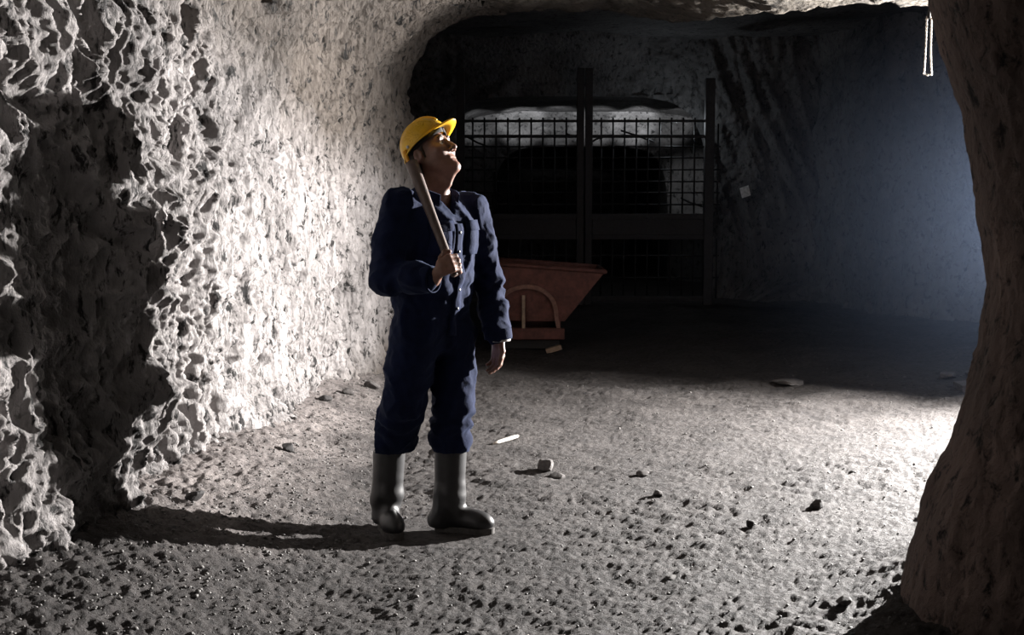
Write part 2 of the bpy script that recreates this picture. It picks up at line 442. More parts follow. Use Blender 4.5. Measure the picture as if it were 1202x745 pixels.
# rock face round the mouth of the gated drift: arch opening, ribs of rock on its right
GX0, GX1, GTOP = -1.2, 2.86, 2.93
def arch_outline(x0, x1, ztop, spring, nn, z0=-0.2):
    """inner outline from bottom right over the top to bottom left"""
    out = []
    cx, hw = (x0+x1)/2, (x1-x0)/2
    for i in range(nn):
        t = i/(nn-1)
        a = t*math.pi
        e = 0.34
        x = cx + hw*np.sign(math.cos(a))*abs(math.cos(a))**e
        z = z0 + (ztop-z0)*abs(math.sin(a))**e
        out.append((x, z))
    return np.array(out)
def mouth(name, x0, x1, ztop, d, outer, mat, nn=240, mm=60, amp=0.16, ribs=True, parent=None, z0=-0.2):
    inn = arch_outline(x0, x1, ztop, 2.0, nn, z0)
    cx = (x0+x1)/2
    ox0, ox1, oz = outer
    out = []
    for (x, z) in inn:                         # push outwards onto the outer box
        vx, vz = x-cx, max(z, 0)-0.9
        k = 1e9
        if vx > 1e-6: k = min(k, (ox1-cx)/vx)
        if vx < -1e-6: k = min(k, (ox0-cx)/vx)
        if vz > 1e-6: k = min(k, (oz-0.9)/vz)
        if vz < 0: k = min(k, (z0-0.9)/vz) if vz < -1e-6 else k
        out.append((cx+vx*k, 0.9+vz*k if z > 0 else z0))
    out = np.array(out)
    tt = np.linspace(0, 1, mm)
    X = inn[:, 0][:, None]*(1-tt) + out[:, 0][:, None]*tt
    Z = inn[:, 1][:, None]*(1-tt) + out[:, 1][:, None]*tt
    Yb = d - 0.5*smooth(0, 1, tt)[None, :] + 0*X
    f = amp*fbm(X*1.1, 4.0, Z*1.1, 3) + 0.5*amp*fbm(X*3.5, 1.0, Z*3.5, 3, ridge=True)
    if ribs:                                  # slanting ribs right of the opening
        q = (X-2.6)*1.0 + (Z-1.0)*0.38
        f += smooth(2.6, 3.1, X)*0.26*(fbm(q*4.2, 1.0, Z*0.5, 3, 0.6, ridge=True)-0.3)
    Y = Yb - f
    V = np.stack([X.ravel(), Y.ravel(), Z.ravel()], 1)
    return mesh_obj(name, V, grid_faces(nn, mm), mat, parent)
face = struct(mouth('wall_gate', GX0, GX1, GTOP, 18.75, (-4.2, 4.9, 4.1), M['rock_far']))
# drift behind the gate: lining, inner rock face with a second opening, end
def drift(name, x0, x1, ztop, d0, d1, mat, parent, nn=120, mm=40):
    inn = arch_outline(x0, x1, ztop, 2.0, nn)
    tt = np.linspace(0, 1, mm)
    X = np.repeat(inn[:, 0][:, None], mm, 1); Z = np.repeat(inn[:, 1][:, None], mm, 1)
    Y = d0 + (d1-d0)*tt[None, :] + 0*X
    f = 0.10*fbm(X*1.2, Y*1.2, Z*1.2, 4)
    cx = (x0+x1)/2
    X = X + f*np.sign(X-cx)*0.8; Z = Z + f*(Z > 1.5)*0.8
    return mesh_obj(name, np.stack([X.ravel(), Y.ravel(), Z.ravel()], 1), grid_faces(nn, mm), mat, parent)
drift('drift_lining', GX0-0.02, GX1+0.9, GTOP+0.02, 18.7, 22.9, M['rock_far'], face)
mouth('inner_face', -0.35, 2.75, 2.36, 22.6, (-2.4, 4.6, 3.2), M['rock_far'], 160, 40, 0.12, False, face)
drift('inner_lining', -0.37, 2.77, 2.38, 22.5, 30.5, M['rock_far'], face)
struct(plan_wall('wall_end', [(-1.5, 30.2), (4, 30.2)], 60, 40, -0.2, 3.0, M['rock_far'], 0.15))

# ------------------------------------------------------------------ gate of steel mesh
GD = 17.75
def gx(px): return float(P(px, 200, GD)[0])
def gz(py): return float(P(600, py, GD)[2])
gate = empty('mesh_gate', (1.0, GD, 0), 'dark steel mesh gate closing off the drift behind the miner', 'gate')
def bar(name, p, q, r, n=6, mat='steel', sq=False):
    if sq:
        bm = bmesh.new(); p = Vector(p); q = Vector(q); a = (q-p)/2
        t = a.normalized(); s = Vector((0, 1, 0)); u = t.cross(s).normalized()
        box_bm(bm, (p+q)/2, a, s*r, u*r, 0.006)
        return bm_obj(name, bm, M[mat], gate)
    V, F = tube([p, q], r, n)
    return mesh_obj(name, V, F, M[mat], gate, True)
for px, r in ((541, 0.055), (681, 0.050), (691, 0.050), (832, 0.065)):
    bar('gate_post', (gx(px), GD, float(floor_z(gx(px), GD))-0.06), (gx(px), GD, gz(80 if px != 832 else 92)), r, sq=True)
for py, r in ((142, 0.018), (160, 0.022), (254, 0.04), (278, 0.035), (350, 0.03)):
    for xa, xb in ((541, 681), (691, 832)):
        bar('gate_rail', (gx(xa), GD, gz(py)), (gx(xb), GD, gz(py)), r, sq=True)
for xa, xb in ((541, 681), (691, 832)):
    bm = bmesh.new()
    x_, x2 = gx(xa+5), gx(xb-5)
    box_bm(bm, ((x_+x2)/2, GD-0.012, (gz(254)+gz(278))/2), ((x2-x_)/2, 0, 0), (0, 0.008, 0), (0, 0, (gz(254)-gz(278))/2), 0.003)
    bm_obj('lock_plate', bm, M['steel'], gate)
    bm = bmesh.new()
    box_bm(bm, ((x_+x2)/2, GD-0.012, (gz(350)+0.03)/2), ((x2-x_)/2, 0, 0), (0, 0.008, 0), (0, 0, (gz(350)-0.03)/2), 0.003)
    bm_obj('kick_plate', bm, M['steel'], gate)
xv = 555
while xv < 850:
    if min(abs(xv-681), abs(xv-691), abs(xv-832)) > 5:
        for a, b3 in ((138 if xv < 832 else 145, 252), (280, 350)):
            bar('upright_rod', (gx(xv), GD+0.02, gz(a)), (gx(xv), GD+0.02, gz(b3)), 0.0125)
    xv += 13.7
for py in (172, 185, 199, 213, 226, 240, 300, 326):
    for xa, xb in ((541, 681), (691, 846)):
        bar('cross_rod', (gx(xa), GD+0.035, gz(py)), (gx(xb), GD+0.035, gz(py)), 0.0115)
for a, b3, c3 in (((690, 169), (702, 162), (720, 158)), ((729, 153), (748, 159), (768, 166)), ((548, 160), (560, 167), (574, 172)), ((664, 156), (672, 160), (681, 158)), ((800, 232), (812, 238), (828, 243))):
    V, F = tube([(gx(p[0]), GD+0.055+0.02*i, gz(p[1])) for i, p in enumerate((a, b3, c3))], 0.014, 6)
    mesh_obj('bent_wire', V, F, M['steel'], gate)

# small pale panel resting on the ledge by the gate
bm = bmesh.new()
from mathutils.bvhtree import BVHTree
fb = BVHTree.FromPolygons([v.co for v in face.data.vertices], [p.vertices[:] for p in face.data.polygons])
ray = P(874, 225, 10.0) - CAM
hit = fb.ray_cast(Vector(CAM), Vector(ray).normalized())[0]
c3 = np.array(hit)-[0, .05, 0] if hit is not None else P(874, 225, 18.2)
box_bm(bm, c3, (0.062, 0, 0.022), (0.0, 0.012, 0.0), (-0.018, 0, 0.072), 0.004)
tag(bm_obj('notice_plate', bm, simple('white_plate', (0.75, 0.75, 0.73), 0.6)), 'small blank pale plate tilted on the rock right of the gate', 'plate')

# ------------------------------------------------------------------ red tipping skip
CD = 12.4
cz0 = float(floor_z(0.2, CD))
cart = empty('mine_skip', (float(P(622, 400, CD)[0]), CD+0.45, cz0), 'rusty red V-shaped mine skip on a low frame behind the miner', 'mine cart')
def cx_(px): return float(P(px, 350, CD)[0])
def cz_(py): return float(P(600, py, CD)[2])
LEN = 0.95
sec = [(534, 306), (584, 376), (663, 377), (710, 319)]
th_ = 0.018
bm = bmesh.new()
def loop(yy, inset):
    cxm = cx_(622)
    out = []
    for i, (a, b3) in enumerate(sec):
        x, z = cx_(a), cz_(b3)
        if inset:
            x += th_ if x < cxm else -th_
            if i in (1, 2): z += th_
        out.append(bm.verts.new((x, yy, z)))
    return out
o0, o1 = loop(CD, 0), loop(CD+LEN, 0)
i0, i1 = loop(CD+th_, 1), loop(CD+LEN-th_, 1)
bm.faces.new(o0); bm.faces.new(o1[::-1]); bm.faces.new(i0[::-1]); bm.faces.new(i1)
for a in range(3):
    bm.faces.new((o0[a+1], o0[a], o1[a], o1[a+1])); bm.faces.new((i0[a], i0[a+1], i1[a+1], i1[a]))
bm.faces.new((o0[0], o0[3], i0[3], i0[0])); bm.faces.new((o1[3], o1[0], i1[0], i1[3]))
bm.faces.new((o0[3], o1[3], i1[3], i0[3])); bm.faces.new((o1[0], o0[0], i0[0], i1[0]))
bucket = bm_obj('bucket', bm, M['rust'], cart)
rimp = [(cx_(534), CD, cz_(306)), (cx_(710), CD, cz_(319)), (cx_(710), CD+LEN, cz_(319)), (cx_(534), CD+LEN, cz_(306)), (cx_(534), CD, cz_(306))]
for i in range(4):
    V, F = tube([rimp[i], rimp[i+1]], 0.022, 8); mesh_obj('rim_bar', V, F, M['rust'], cart)
# arched brace on the end plate
arc = []
for k in range(25):
    a = math.pi*(1.02 - 1.02*k/24)
    arc.append((cx_(618) + 0.29*math.cos(a), CD-0.03, cz_(372) + 0.30*max(0, math.sin(a))**0.8))
arc.append((cx_(656), CD-0.03, cz_(386)))
bm = bmesh.new()
prev = None
for k, p in enumerate(arc):
    q = arc[min(k+1, len(arc)-1)]; pp = arc[max(k-1, 0)]
    t = Vector((q[0]-pp[0], 0, q[2]-pp[2])).normalized(); nrm = Vector((-t.z, 0, t.x))*0.02
    ring = [bm.verts.new(Vector(p)+nrm*s1+Vector((0, dy, 0))) for s1, dy in ((-1, -0.025), (1, -0.025), (1, 0.03), (-1, 0.03))]
    if prev:
        for j in range(4): bm.faces.new((prev[j], prev[(j+1) % 4], ring[(j+1) % 4], ring[j]))
    prev = ring
bmesh.ops.recalc_face_normals(bm, faces=bm.faces)
bm_obj('arch_brace', bm, M['rust_edge'], cart)
bm = bmesh.new(); box_bm(bm, ((cx_(614.5)), CD-0.045, (cz_(346)+cz_(386))/2), (0.016, 0, 0), (0, 0.016, 0), (0, 0, (cz_(346)-cz_(386))/2), 0.004)
bm_obj('prop_post', bm, M['post'], cart)
bm = bmesh.new(); box_bm(bm, (cx_(624), CD-0.02, cz_(391)), (0.32, 0, 0), (0, 0.05, 0), (0, 0, 0.055), 0.008); bm_obj('front_beam', bm, M['rust'], cart)
bm = bmesh.new(); box_bm(bm, (cx_(624), CD+LEN, cz_(391)), (0.32, 0, 0), (0, 0.05, 0), (0, 0, 0.055), 0.008); bm_obj('rear_beam', bm, M['rust'], cart)
for px in (592, 656):
    bm = bmesh.new(); box_bm(bm, (cx_(px), CD+LEN/2, cz_(391)), (0.03, 0, 0), (0, LEN/2-0.05, 0), (0, 0, 0.045), 0.006); bm_obj('side_beam', bm, M['black_iron'], cart)
bm = bmesh.new(); box_bm(bm, (cx_(622), CD+0.03, cz_(404)), (0.29, 0, 0), (0, 0.03, 0), (0, 0, 0.045), 0.006); bm_obj('axle_beam', bm, M['black_iron'], cart)
for px in (594, 653):
    for dy in (0.12, LEN-0.12):
        c = np.array([cx_(px), CD+dy, cz0+0.085])
        V, F = tube([c+[-0.03, 0, 0], c+[-0.015, 0, 0], c+[0.015, 0, 0], c+[0.03, 0, 0]], [0.075, 0.09, 0.09, 0.075], 20)
        mesh_obj('wheel', V, F, M['black_iron'], cart)
bm = bmesh.new(); e = P(650, 415, CD-0.12)
box_bm(bm, (e[0], CD-0.12, cz0+0.03), (0.075, 0, 0.022), (0.0, 0.05, 0), (-0.008, 0, 0.022), 0.008)
tag(bm_obj('wheel_chock', bm, M['post']), 'short pale wooden wedge on the ground under the red skip', 'wedge')

# ------------------------------------------------------------------ loose things on the ground
def stone_mesh(seed, sub=3, rough=0.28, sq=(1, 1, 1)):
    bm = bmesh.new(); bmesh.ops.create_icosphere(bm, subdivisions=sub, radius=1)
    co = np.array([v.co[:] for v in bm.verts])
    k = 1 + rough*fbm(co[:, 0]*1.1+seed*7.1, co[:, 1]*1.1+seed, co[:, 2]*1.1, 3)
    rs = np.random.RandomState(seed)
    for _ in range(11):                        # broken facets
        nrm = rs.normal(size=3); nrm /= np.linalg.norm(nrm); h = rs.uniform(0.5, 0.8)
        dd = (co*k[:, None]) @ nrm
        k = np.where(dd > h, k*h/np.maximum(dd, 1e-6)*0.9 + k*0.1, k)
    for v, s1 in zip(bm.verts, k): v.co = Vector((v.co.x*s1*sq[0], v.co.y*s1*sq[1], v.co.z*s1*sq[2]))
    return bm
def stone(px, py, wpx, hpx, mat, label, seed, dep=1.0, name='stone', group=None, rough=0.3):
    d = 7.0
    for _ in range(30):
        q = P(px, py, d); g = float(floor_z(q[0], d)); d *= 1 + 0.5*((1.5-g)/(1.5-q[2]) - 1)
    q = P(px, py, d)
    sx = wpx/FPX*d/2; sz = hpx/FPX*d/2
    bm = stone_mesh(seed, 3, rough, (sx, max(sx, sz)*dep, sz))
    o = bm_obj(name, bm, M[mat], None, False)
    o.location = (q[0], d, float(floor_z(q[0], d)) + sz*0.55)
    return tag(o, label, 'stone', group)
stone(958, 597, 21, 17, 'stone_dark', 'round black stone lying alone on the bright floor', 3)
stone(881, 618, 11, 12, 'stone_dark', 'small upright dark stone left of the round black stone', 5)
stone(641, 552, 26, 18, 'stone', 'lumpy grey stone throwing a black shadow right of the miner', 8, 1.2)
stone(655, 560, 20, 10, 'stone', 'flat grey stone just in front of the lumpy stone', 9)
stone(928, 450, 50, 9, 'stone', 'wide flat boulder half buried at the far end of the floor', 12, 1.2, 'boulder', rough=0.15)
stone(338, 530, 20, 13, 'stone_dark', 'dark angular stone near the foot of the pale left wall', 14)
stone(436, 456, 22, 12, 'stone', 'grey stone in the rubble just left of the miner', 15)
stone(408, 462, 18, 11, 'stone', 'dull stone left of the grey stone in the wall rubble', 16)
stone(382, 470, 22, 13, 'stone_dark', 'blackish stone leftmost in the rubble at the wall foot', 18)
stone(1112, 444, 26, 12, 'stone', 'dark rubble stone near the pillar at the edge of the light', 21)
stone(1141, 441, 24, 12, 'stone', 'rubble stone half hidden behind the pillar', 22)
stone(660, 412, 7, 5, 'stone', 'tiny stone in the dark right of the red skip', 25) if False else None
stone(773, 581, 17, 9, 'stone', 'low grey stone in the middle of the open floor', 27)
stone(753, 558, 18, 9, 'stone', 'low stone behind the one in the middle of the floor', 28)
stone(1000, 556, 11, 6, 'stone_dark', 'thin dark chip behind the round black stone', 30)
stone(1105, 600, 34, 30, 'stone_dark', 'dark lump of rubble against the foot of the pillar', 33)
stone(1085, 612, 18, 14, 'stone', 'smaller rubble stone beside the foot of the pillar', 34)
stone(228, 588, 26, 20, 'stone_dark', 'black stone at the foot of the bright left wall above the shadow', 36)
stone(786, 678, 18, 8, 'stone', 'flat stone low in the foreground right of centre', 37)
stone(992, 708, 22, 12, 'stone', 'pale stone in the bottom right foreground', 38)
# slab by the pillar
bm = bmesh.new(); box_bm(bm, (0, 0, 0), (0.15, 0, 0), (0, 0.09, 0), (0, 0, 0.028), 0.006)
q = P(1146, 462, 9.75)
o = bm_obj('stone_slab', bm, M['stone']); o.location = (q[0], 9.75, float(floor_z(q[0], 9.75))+0.05); o.rotation_euler = (0.05, -0.04, 0.06)
tag(o, 'flat rectangular stone slab lying beside the pillar', 'slab')
bm = stone_mesh(41, 2, 0.2, (0.13, 0.07, 0.02)); o = bm_obj('stone', bm, M['stone'], None, True)
o.location = (q[0], 9.78, float(floor_z(q[0], 9.75))+0.012); tag(o, 'rough stone wedged under the flat slab', 'stone')
# bare stick
d = 7.62; a = P(579, 531, d); b3 = P(608, 522, d+0.14)
pts = [a*(1-t)+b3*t for t in np.linspace(0, 1, 6)]
zz = max(float(floor_z(p[0], p[1])) for p in pts) + 0.008
for i, p in enumerate(pts): p[2] = zz + 0.004*i
V, F = tube(pts, [0.006, 0.011, 0.0115, 0.012, 0.012, 0.008], 8)
tag(mesh_obj('stick', V, F, M['stick']), 'short bare pale stick on the ground right of the boots', 'stick')

# hanging chain
hd = 8.1
hx = float(P(1090, 40, hd)[0])
chain = empty('hanging_chain', (hx, hd, float(P(1090, 88, hd)[2])), 'thin pale chain loop hanging from the roof beside the pillar', 'chain')
V, F = tube([(hx, hd, 2.95), (hx+0.002, hd, 2.8), (hx, hd, float(P(1090, 22, hd)[2]))], 0.010, 8)
mesh_obj('cord', V, F, M['cord'], chain)
bm = bmesh.new()
path = []
zt, zb = float(P(1090, 20, hd)[2]), float(P(1090, 87, hd)[2])
for k in range(31): path.append((hx-0.015-0.006*(k/30)**2, hd, zt+(zb-zt)*k/30))
for k in range(1, 4): path.append((hx-0.021+0.0125*k, hd, zb-0.004))
for k in range(30, -1, -1): path.append((hx+0.015+0.012*(k/30)**4, hd, zt+(zb-zt)*k/30))
links = bmesh.new()
def torus(bm, c, t, flip, R=0.0070, r=0.0022):
    t = Vector(t).normalized(); s = Vector((0, 1, 0)); u = t.cross(s).normalized()
    if flip: s, u = u, s
    rings = []
    for i in range(10):
        a = 2*math.pi*i/10; cc = Vector(c) + t*R*1.35*math.cos(a) + u*R*0.8*math.sin(a)
        rad = (t*math.cos(a)+u*math.sin(a)).normalized()
        rings.append([bm.verts.new(cc + r*(math.cos(b4)*rad + math.sin(b4)*s)) for b4 in (0, 1.571, 3.142, 4.712)])
    for i in range(10):
        for j in range(4):
            bm.faces.new((rings[i][j], rings[(i+1) % 10][j], rings[(i+1) % 10][(j+1) % 4], rings[i][(j+1) % 4]))
for k in range(len(path)-1):
    p, q = Vector(path[k]), Vector(path[k+1])
    torus(links, (p+q)/2, q-p, k % 2 == 0)
bmesh.ops.recalc_face_normals(links, faces=links.faces)
co = bm_obj('chain_links', links, M['chain'], chain, True); co['kind'] = 'stuff'

# pebbles and clods that nobody could count
rs = np.random.RandomState(5)
base = []
for s1 in range(6):
    bm = stone_mesh(60+s1, 1, 0.5); bm.verts.ensure_lookup_table()
    base.append((np.array([v.co[:] for v in bm.verts]), np.array([[v.index for v in f.verts] for f in bm.faces]))); bm.free()
V, F, off = [], [], 0
N = 9000
for i in range(N):
    d = 3.6*(12.5/3.6)**rs.rand()
    if i < 5500: x = rs.uniform(-0.45, 0.46)*d
    else: x = -0.2 - abs(rs.normal())*0.55 - 0.5
    if x < -1.75 or (1.5 < x and d < 5.2): continue
    if abs(x+0.33) < 0.3 and abs(d-5.6) < 0.22: continue
    s1 = 0.0025 + 0.008*rs.rand()**3 + (0.012*rs.rand() if i % 60 == 0 else 0)
    if x < -0.9: s1 *= 1.3
    v0, f0 = base[i % 6]
    sc = np.array([1, rs.uniform(.7, 1.2), rs.uniform(.45, .8)])*s1
    a = rs.rand()*6.28; R = np.array([[math.cos(a), -math.sin(a), 0], [math.sin(a), math.cos(a), 0], [0, 0, 1]])
    V.append((v0*sc) @ R.T + [x, d, float(0)]); F.append(f0+off); off += len(v0)
Vn = np.concatenate(V); cen = np.array([v.mean(0) for v in V]); zz = floor_z(cen[:, 0], cen[:, 1])
Vn[:, 2] += np.repeat(zz+0.002, [len(v) for v in V])
peb = mesh_obj('pebbles', Vn, np.concatenate(F), M['pebble'], None, False)
peb['kind'] = 'stuff'; tag(peb, 'small grey pebbles and clods strewn over the dirt floor', 'pebbles')

# haze near the work light
m = bpy.data.materials.new('dust_haze'); m.use_nodes = True; nt = m.node_tree; nt.nodes.clear()
out = nt.nodes.new('ShaderNodeOutputMaterial'); vs = nt.nodes.new('ShaderNodeVolumeScatter')
vs.inputs['Color'].default_value = (0.50, 0.66, 1.0, 1); vs.inputs['Density'].default_value = 0.012; vs.inputs['Anisotropy'].default_value = 0.0
nt.links.new(vs.outputs[0], out.inputs['Volume'])
tc = nt.nodes.new('ShaderNodeTexCoord'); mp = nt.nodes.new('ShaderNodeMapping'); mp.vector_type = 'POINT'
mp.inputs['Location'].default_value = (-4.6/3.4, -10.4/3.4, -1.25/2.6); mp.inputs['Scale'].default_value = (1/3.4, 1/3.4, 1/2.6)
nt.links.new(tc.outputs['Object'], mp.inputs[0])
gr = nt.nodes.new('ShaderNodeTexGradient'); gr.gradient_type = 'QUADRATIC_SPHERE'; nt.links.new(mp.outputs[0], gr.inputs[0])
nt.links.new(math_n(nt, 'MULTIPLY', gr.outputs['Fac'], 0.05), vs.inputs['Density'])
bm = bmesh.new(); box_bm(bm, (4.6, 10.3, 1.45), (3.4, 0, 0), (0, 3.4, 0), (0, 0, 1.42))
hz = bm_obj('dust_haze', bm, m); hz['kind'] = 'stuff'; tag(hz, 'bluish dust haze glowing behind the pillar', 'haze')

# ================================================================== person
class SDF:
    """smooth union of simple shapes, polygonised with surface nets"""
    def __init__(self): self.p = []
    def cone(self, a, b, ra, rb, k=0.02, sub=False):
        a = np.asarray(a, float); b = np.asarray(b, float)
        def f(q):
            ab = b-a; t = np.clip(((q-a) @ ab)/max(ab @ ab, 1e-12), 0, 1)
            return np.linalg.norm(q-a-t[:, None]*ab, axis=1) - (ra+(rb-ra)*t)
        self.p.append((f, k, sub)); return self
    def ball(self, c, r, k=0.02, sub=False): return self.cone(c, np.asarray(c)+1e-5, r, r, k, sub)
    def ell(self, c, axes, r, k=0.02, sub=False):
        c = np.asarray(c, float); A = np.asarray(axes, float); r = np.asarray(r, float)
        def f(q):
            l = (q-c) @ A.T
            k0 = np.linalg.norm(l/r, axis=1); k1 = np.linalg.norm(l/(r*r), axis=1)+1e-9
            return k0*(k0-1)/k1
        self.p.append((f, k, sub)); return self
    def chain(self, pts, rad, k=0.02):
        for i in range(len(pts)-1): self.cone(pts[i], pts[i+1], rad[i], rad[i+1], k)
        return self
    def mesh(self, lo, hi, h, disp=None, cut=None):
        lo = np.asarray(lo, float); hi = np.asarray(hi, float); B = 8
        nb = np.ceil((hi-lo)/h/B).astype(int); n = nb*B
        bi = np.stack(np.meshgrid(*[np.arange(k) for k in nb], indexing='ij'), -1).reshape(-1, 3)
        cen = lo + (bi*B + (B-1)/2)*h
        half = B*h*0.87
        coarse = np.stack([f(cen) for f, k, s in self.p], 1)
        add = [i for i, p in enumerate(self.p) if not p[2]]
        dmin = coarse[:, add].min(1)
        act = np.abs(dmin) < half + 0.05
        g = np.where(dmin > 0, 1.0, -1.0).astype(np.float32)
        vol = np.repeat(g.reshape(tuple(nb)), B, 0).repeat(B, 1).repeat(B, 2)
        loc = np.stack(np.meshgrid(*[np.arange(B)]*3, indexing='ij'), -1).reshape(-1, 3)
        ab = bi[act]; ca = coarse[act]
        idx = (ab[:, None, :]*B + loc[None]).astype(np.int32)
        pts = lo + idx*h
        d = np.full(idx.shape[:2], 1.0)
        for i, (f, k, s) in enumerate(self.p):
            m = ca[:, i] < half + k + 0.05
            if not m.any(): continue
            e = f(pts[m].reshape(-1, 3)).reshape(-1, B**3)
            c = d[m]
            if s:
                hh = np.clip(0.5-0.5*(c+e)/k, 0, 1); d[m] = c*(1-hh) - e*hh + k*hh*(1-hh)
            else:
                hh = np.clip(0.5+0.5*(c-e)/k, 0, 1); d[m] = c*(1-hh) + e*hh - k*hh*(1-hh)
        fp = pts.reshape(-1, 3)
        df = d.reshape(-1)
        if disp is not None: df = df + disp(fp)
        if cut is not None: df = np.maximum(df, cut(fp))
        fi = idx.reshape(-1, 3)
        vol[fi[:, 0], fi[:, 1], fi[:, 2]] = df
        # surface nets
        s = vol < 0
        c8 = [s[a:n[0]-1+a, b:n[1]-1+b, c:n[2]-1+c] for a in (0, 1) for b in (0, 1) for c in (0, 1)]
        cnt = sum(x.astype(np.int8) for x in c8)
        cell = (cnt > 0) & (cnt < 8)
        ci = np.argwhere(cell)
        num = -np.ones(cell.shape, np.int32); num[cell] = np.arange(len(ci))
        acc = np.zeros((len(ci), 3)); wt = np.zeros(len(ci))
        corners = np.array([(a, b, c) for a in (0, 1) for b in (0, 1) for c in (0, 1)])
        val = np.stack([vol[ci[:, 0]+a, ci[:, 1]+b, ci[:, 2]+c] for a, b, c in corners], 1)
        for i in range(8):
            for j in range(i+1, 8):
                if np.abs(corners[i]-corners[j]).sum() == 1:
                    m = (val[:, i] < 0) != (val[:, j] < 0)
                    t = val[m, i]/(val[m, i]-val[m, j])
                    acc[m] += corners[i] + t[:, None]*(corners[j]-corners[i]); wt[m] += 1
        V = lo + (ci + acc/wt[:, None])*h
        F = []
        for ax in range(3):
            sl0 = [slice(None)]*3; sl1 = [slice(None)]*3; sl0[ax] = slice(0, -1); sl1[ax] = slice(1, None)
            x = s[tuple(sl0)] != s[tuple(sl1)]
            e = np.argwhere(x)
            o1, o2 = (ax+1) % 3, (ax+2) % 3
            ok = (e[:, o1] > 0) & (e[:, o2] > 0) & (e[:, o1] < n[o1]-1) & (e[:, o2] < n[o2]-1) & (e[:, ax] < n[ax]-1)
            e = e[ok]
            ins = s[e[:, 0], e[:, 1], e[:, 2]]
            q = []
            for da, db in ((0, 0), (-1, 0), (-1, -1), (0, -1)):
                c = e.copy(); c[:, o1] += da; c[:, o2] += db
                q.append(num[c[:, 0], c[:, 1], c[:, 2]])
            q = np.stack(q, 1)
            q = np.where(ins[:, None], q, q[:, ::-1])
            F.append(q)
        F = np.concatenate(F); F = F[(F >= 0).all(1)]
        return V, F

D0 = 5.60
def J(px, py, dd=0.0): return P(px, py, D0+dd)
def unit(v): v = np.asarray(v, float); return v/np.linalg.norm(v)
YAW = math.radians(50)
BF = np.array([math.sin(YAW), -math.cos(YAW), 0]); BL = np.array([math.cos(YAW), math.sin(YAW), 0]); UP = np.array([0, 0, 1.0])

# head frame
HY, HP = math.radians(62), math.radians(27)
hf = np.array([math.cos(HP)*math.sin(HY), -math.cos(HP)*math.cos(HY), math.sin(HP)])
hs = np.array([math.cos(HY), math.sin(HY), 0]); hu = np.cross(hs, -hf); hu = -np.cross(hs, hf) if hu[2] < 0 else hu
HO = J(504, 182, 0.0)
HSC = 1.02
def Hd(f, s, u): return HO + HSC*(f*hf + s*hs + u*hu)
HA = np.stack([hf, hs, hu])

# limbs
neck0 = J(508, 226, 0.0)
sR, eR, wR = J(470, 243, -0.13), J(455, 326, -0.20), J(508, 328, -0.325)
sL, eL, wL = J(551, 246, 0.13), J(571, 322, 0.15), J(584, 394, 0.06)
hipR, knR, anR = J(488, 395, -0.06), J(474, 470, -0.07), J(454, 604, 0.10)
hipL, knL, anL = J(530, 395, 0.07), J(531, 470, 0.05), J(528, 600, 0.04)

S = SDF()
S.ell(Hd(-0.012, 0, 0.050), HA, HSC*np.array([.100, .076, .088]), .02)
S.ell(Hd(0.040, 0, -0.030), HA, HSC*np.array([.060, .058, .085]), .03)
for q in (-1, 1):
    S.cone(Hd(0.005, q*.052, -0.040), Hd(0.080, q*.018, -0.100), .022, .020, .03)
    S.ball(Hd(0.068, q*.040, -0.018), .028, .03)
S.ball(Hd(0.090, 0, -0.102), .022, .02)
S.cone(Hd(0.088, -.034, 0.030), Hd(0.088, .034, 0.030), .014, .014, .018)
for q in (-1, 1): S.ball(Hd(0.113, q*.032, 0.008), .016, .012, True)
S.cone(Hd(0.098, 0, 0.018), Hd(0.124, 0, -0.026), .009, .0125, .012)
for q in (-1, 1): S.ball(Hd(0.112, q*.013, -0.032), .0095, .008)
S.cone(Hd(0.094, -.018, -0.060), Hd(0.094, .018, -0.060), .0068, .0068, .012)
S.cone(Hd(0.093, -.015, -0.073), Hd(0.093, .015, -0.073), .0075, .0075, .012)
for q in (-1, 1): S.cone(Hd(0.101, q*.022, -0.0665), Hd(0.105, 0, -0.0665), .0025, .0025, .004, True)
for q in (-1, 1):
    S.ell(Hd(-0.008, q*.078, -0.004), HA, HSC*np.array([.022, .011, .034]), .010)
    S.ell(Hd(-0.002, q*.090, 0.000), HA, HSC*np.array([.010, .009, .018]), .006, True)
S.cone(Hd(-0.028, 0, -0.030), neck0, .060, .068, .03)
S.cone(Hd(0.035, 0, -0.10), neck0+0.05*BF-0.02*UP, .018, .02, .04)
S.cone(Hd(0.05, 0, -0.125)+0*UP, Hd(0.03, 0, -0.15), .016, .012, .03)
# trunk and limbs inside the coverall
chest = J(508, 275, 0); waist = J(508, 335, 0); pelv = J(508, 388, 0)
S.cone(neck0-0.05*UP-0.13*BL, neck0-0.05*UP+0.13*BL, .055, .055, .05)
S.cone(chest-0.09*BL, chest+0.09*BL, .10, .10, .05)
S.cone(chest, waist, .105, .085, .05); S.cone(waist, pelv, .085, .085, .05)
S.chain([sR, eR, wR], [.050, .038, .027], .02); S.chain([sL, eL, wL], [.050, .038, .027], .02)
S.chain([hipR, knR, J(457, 528, 0.06), J(453, 612, 0.07)], [.065, .052, .046, .035], .03); S.chain([hipL, knL, J(529, 524, 0.04), J(527, 612, 0.04)], [.065, .052, .046, .035], .03)

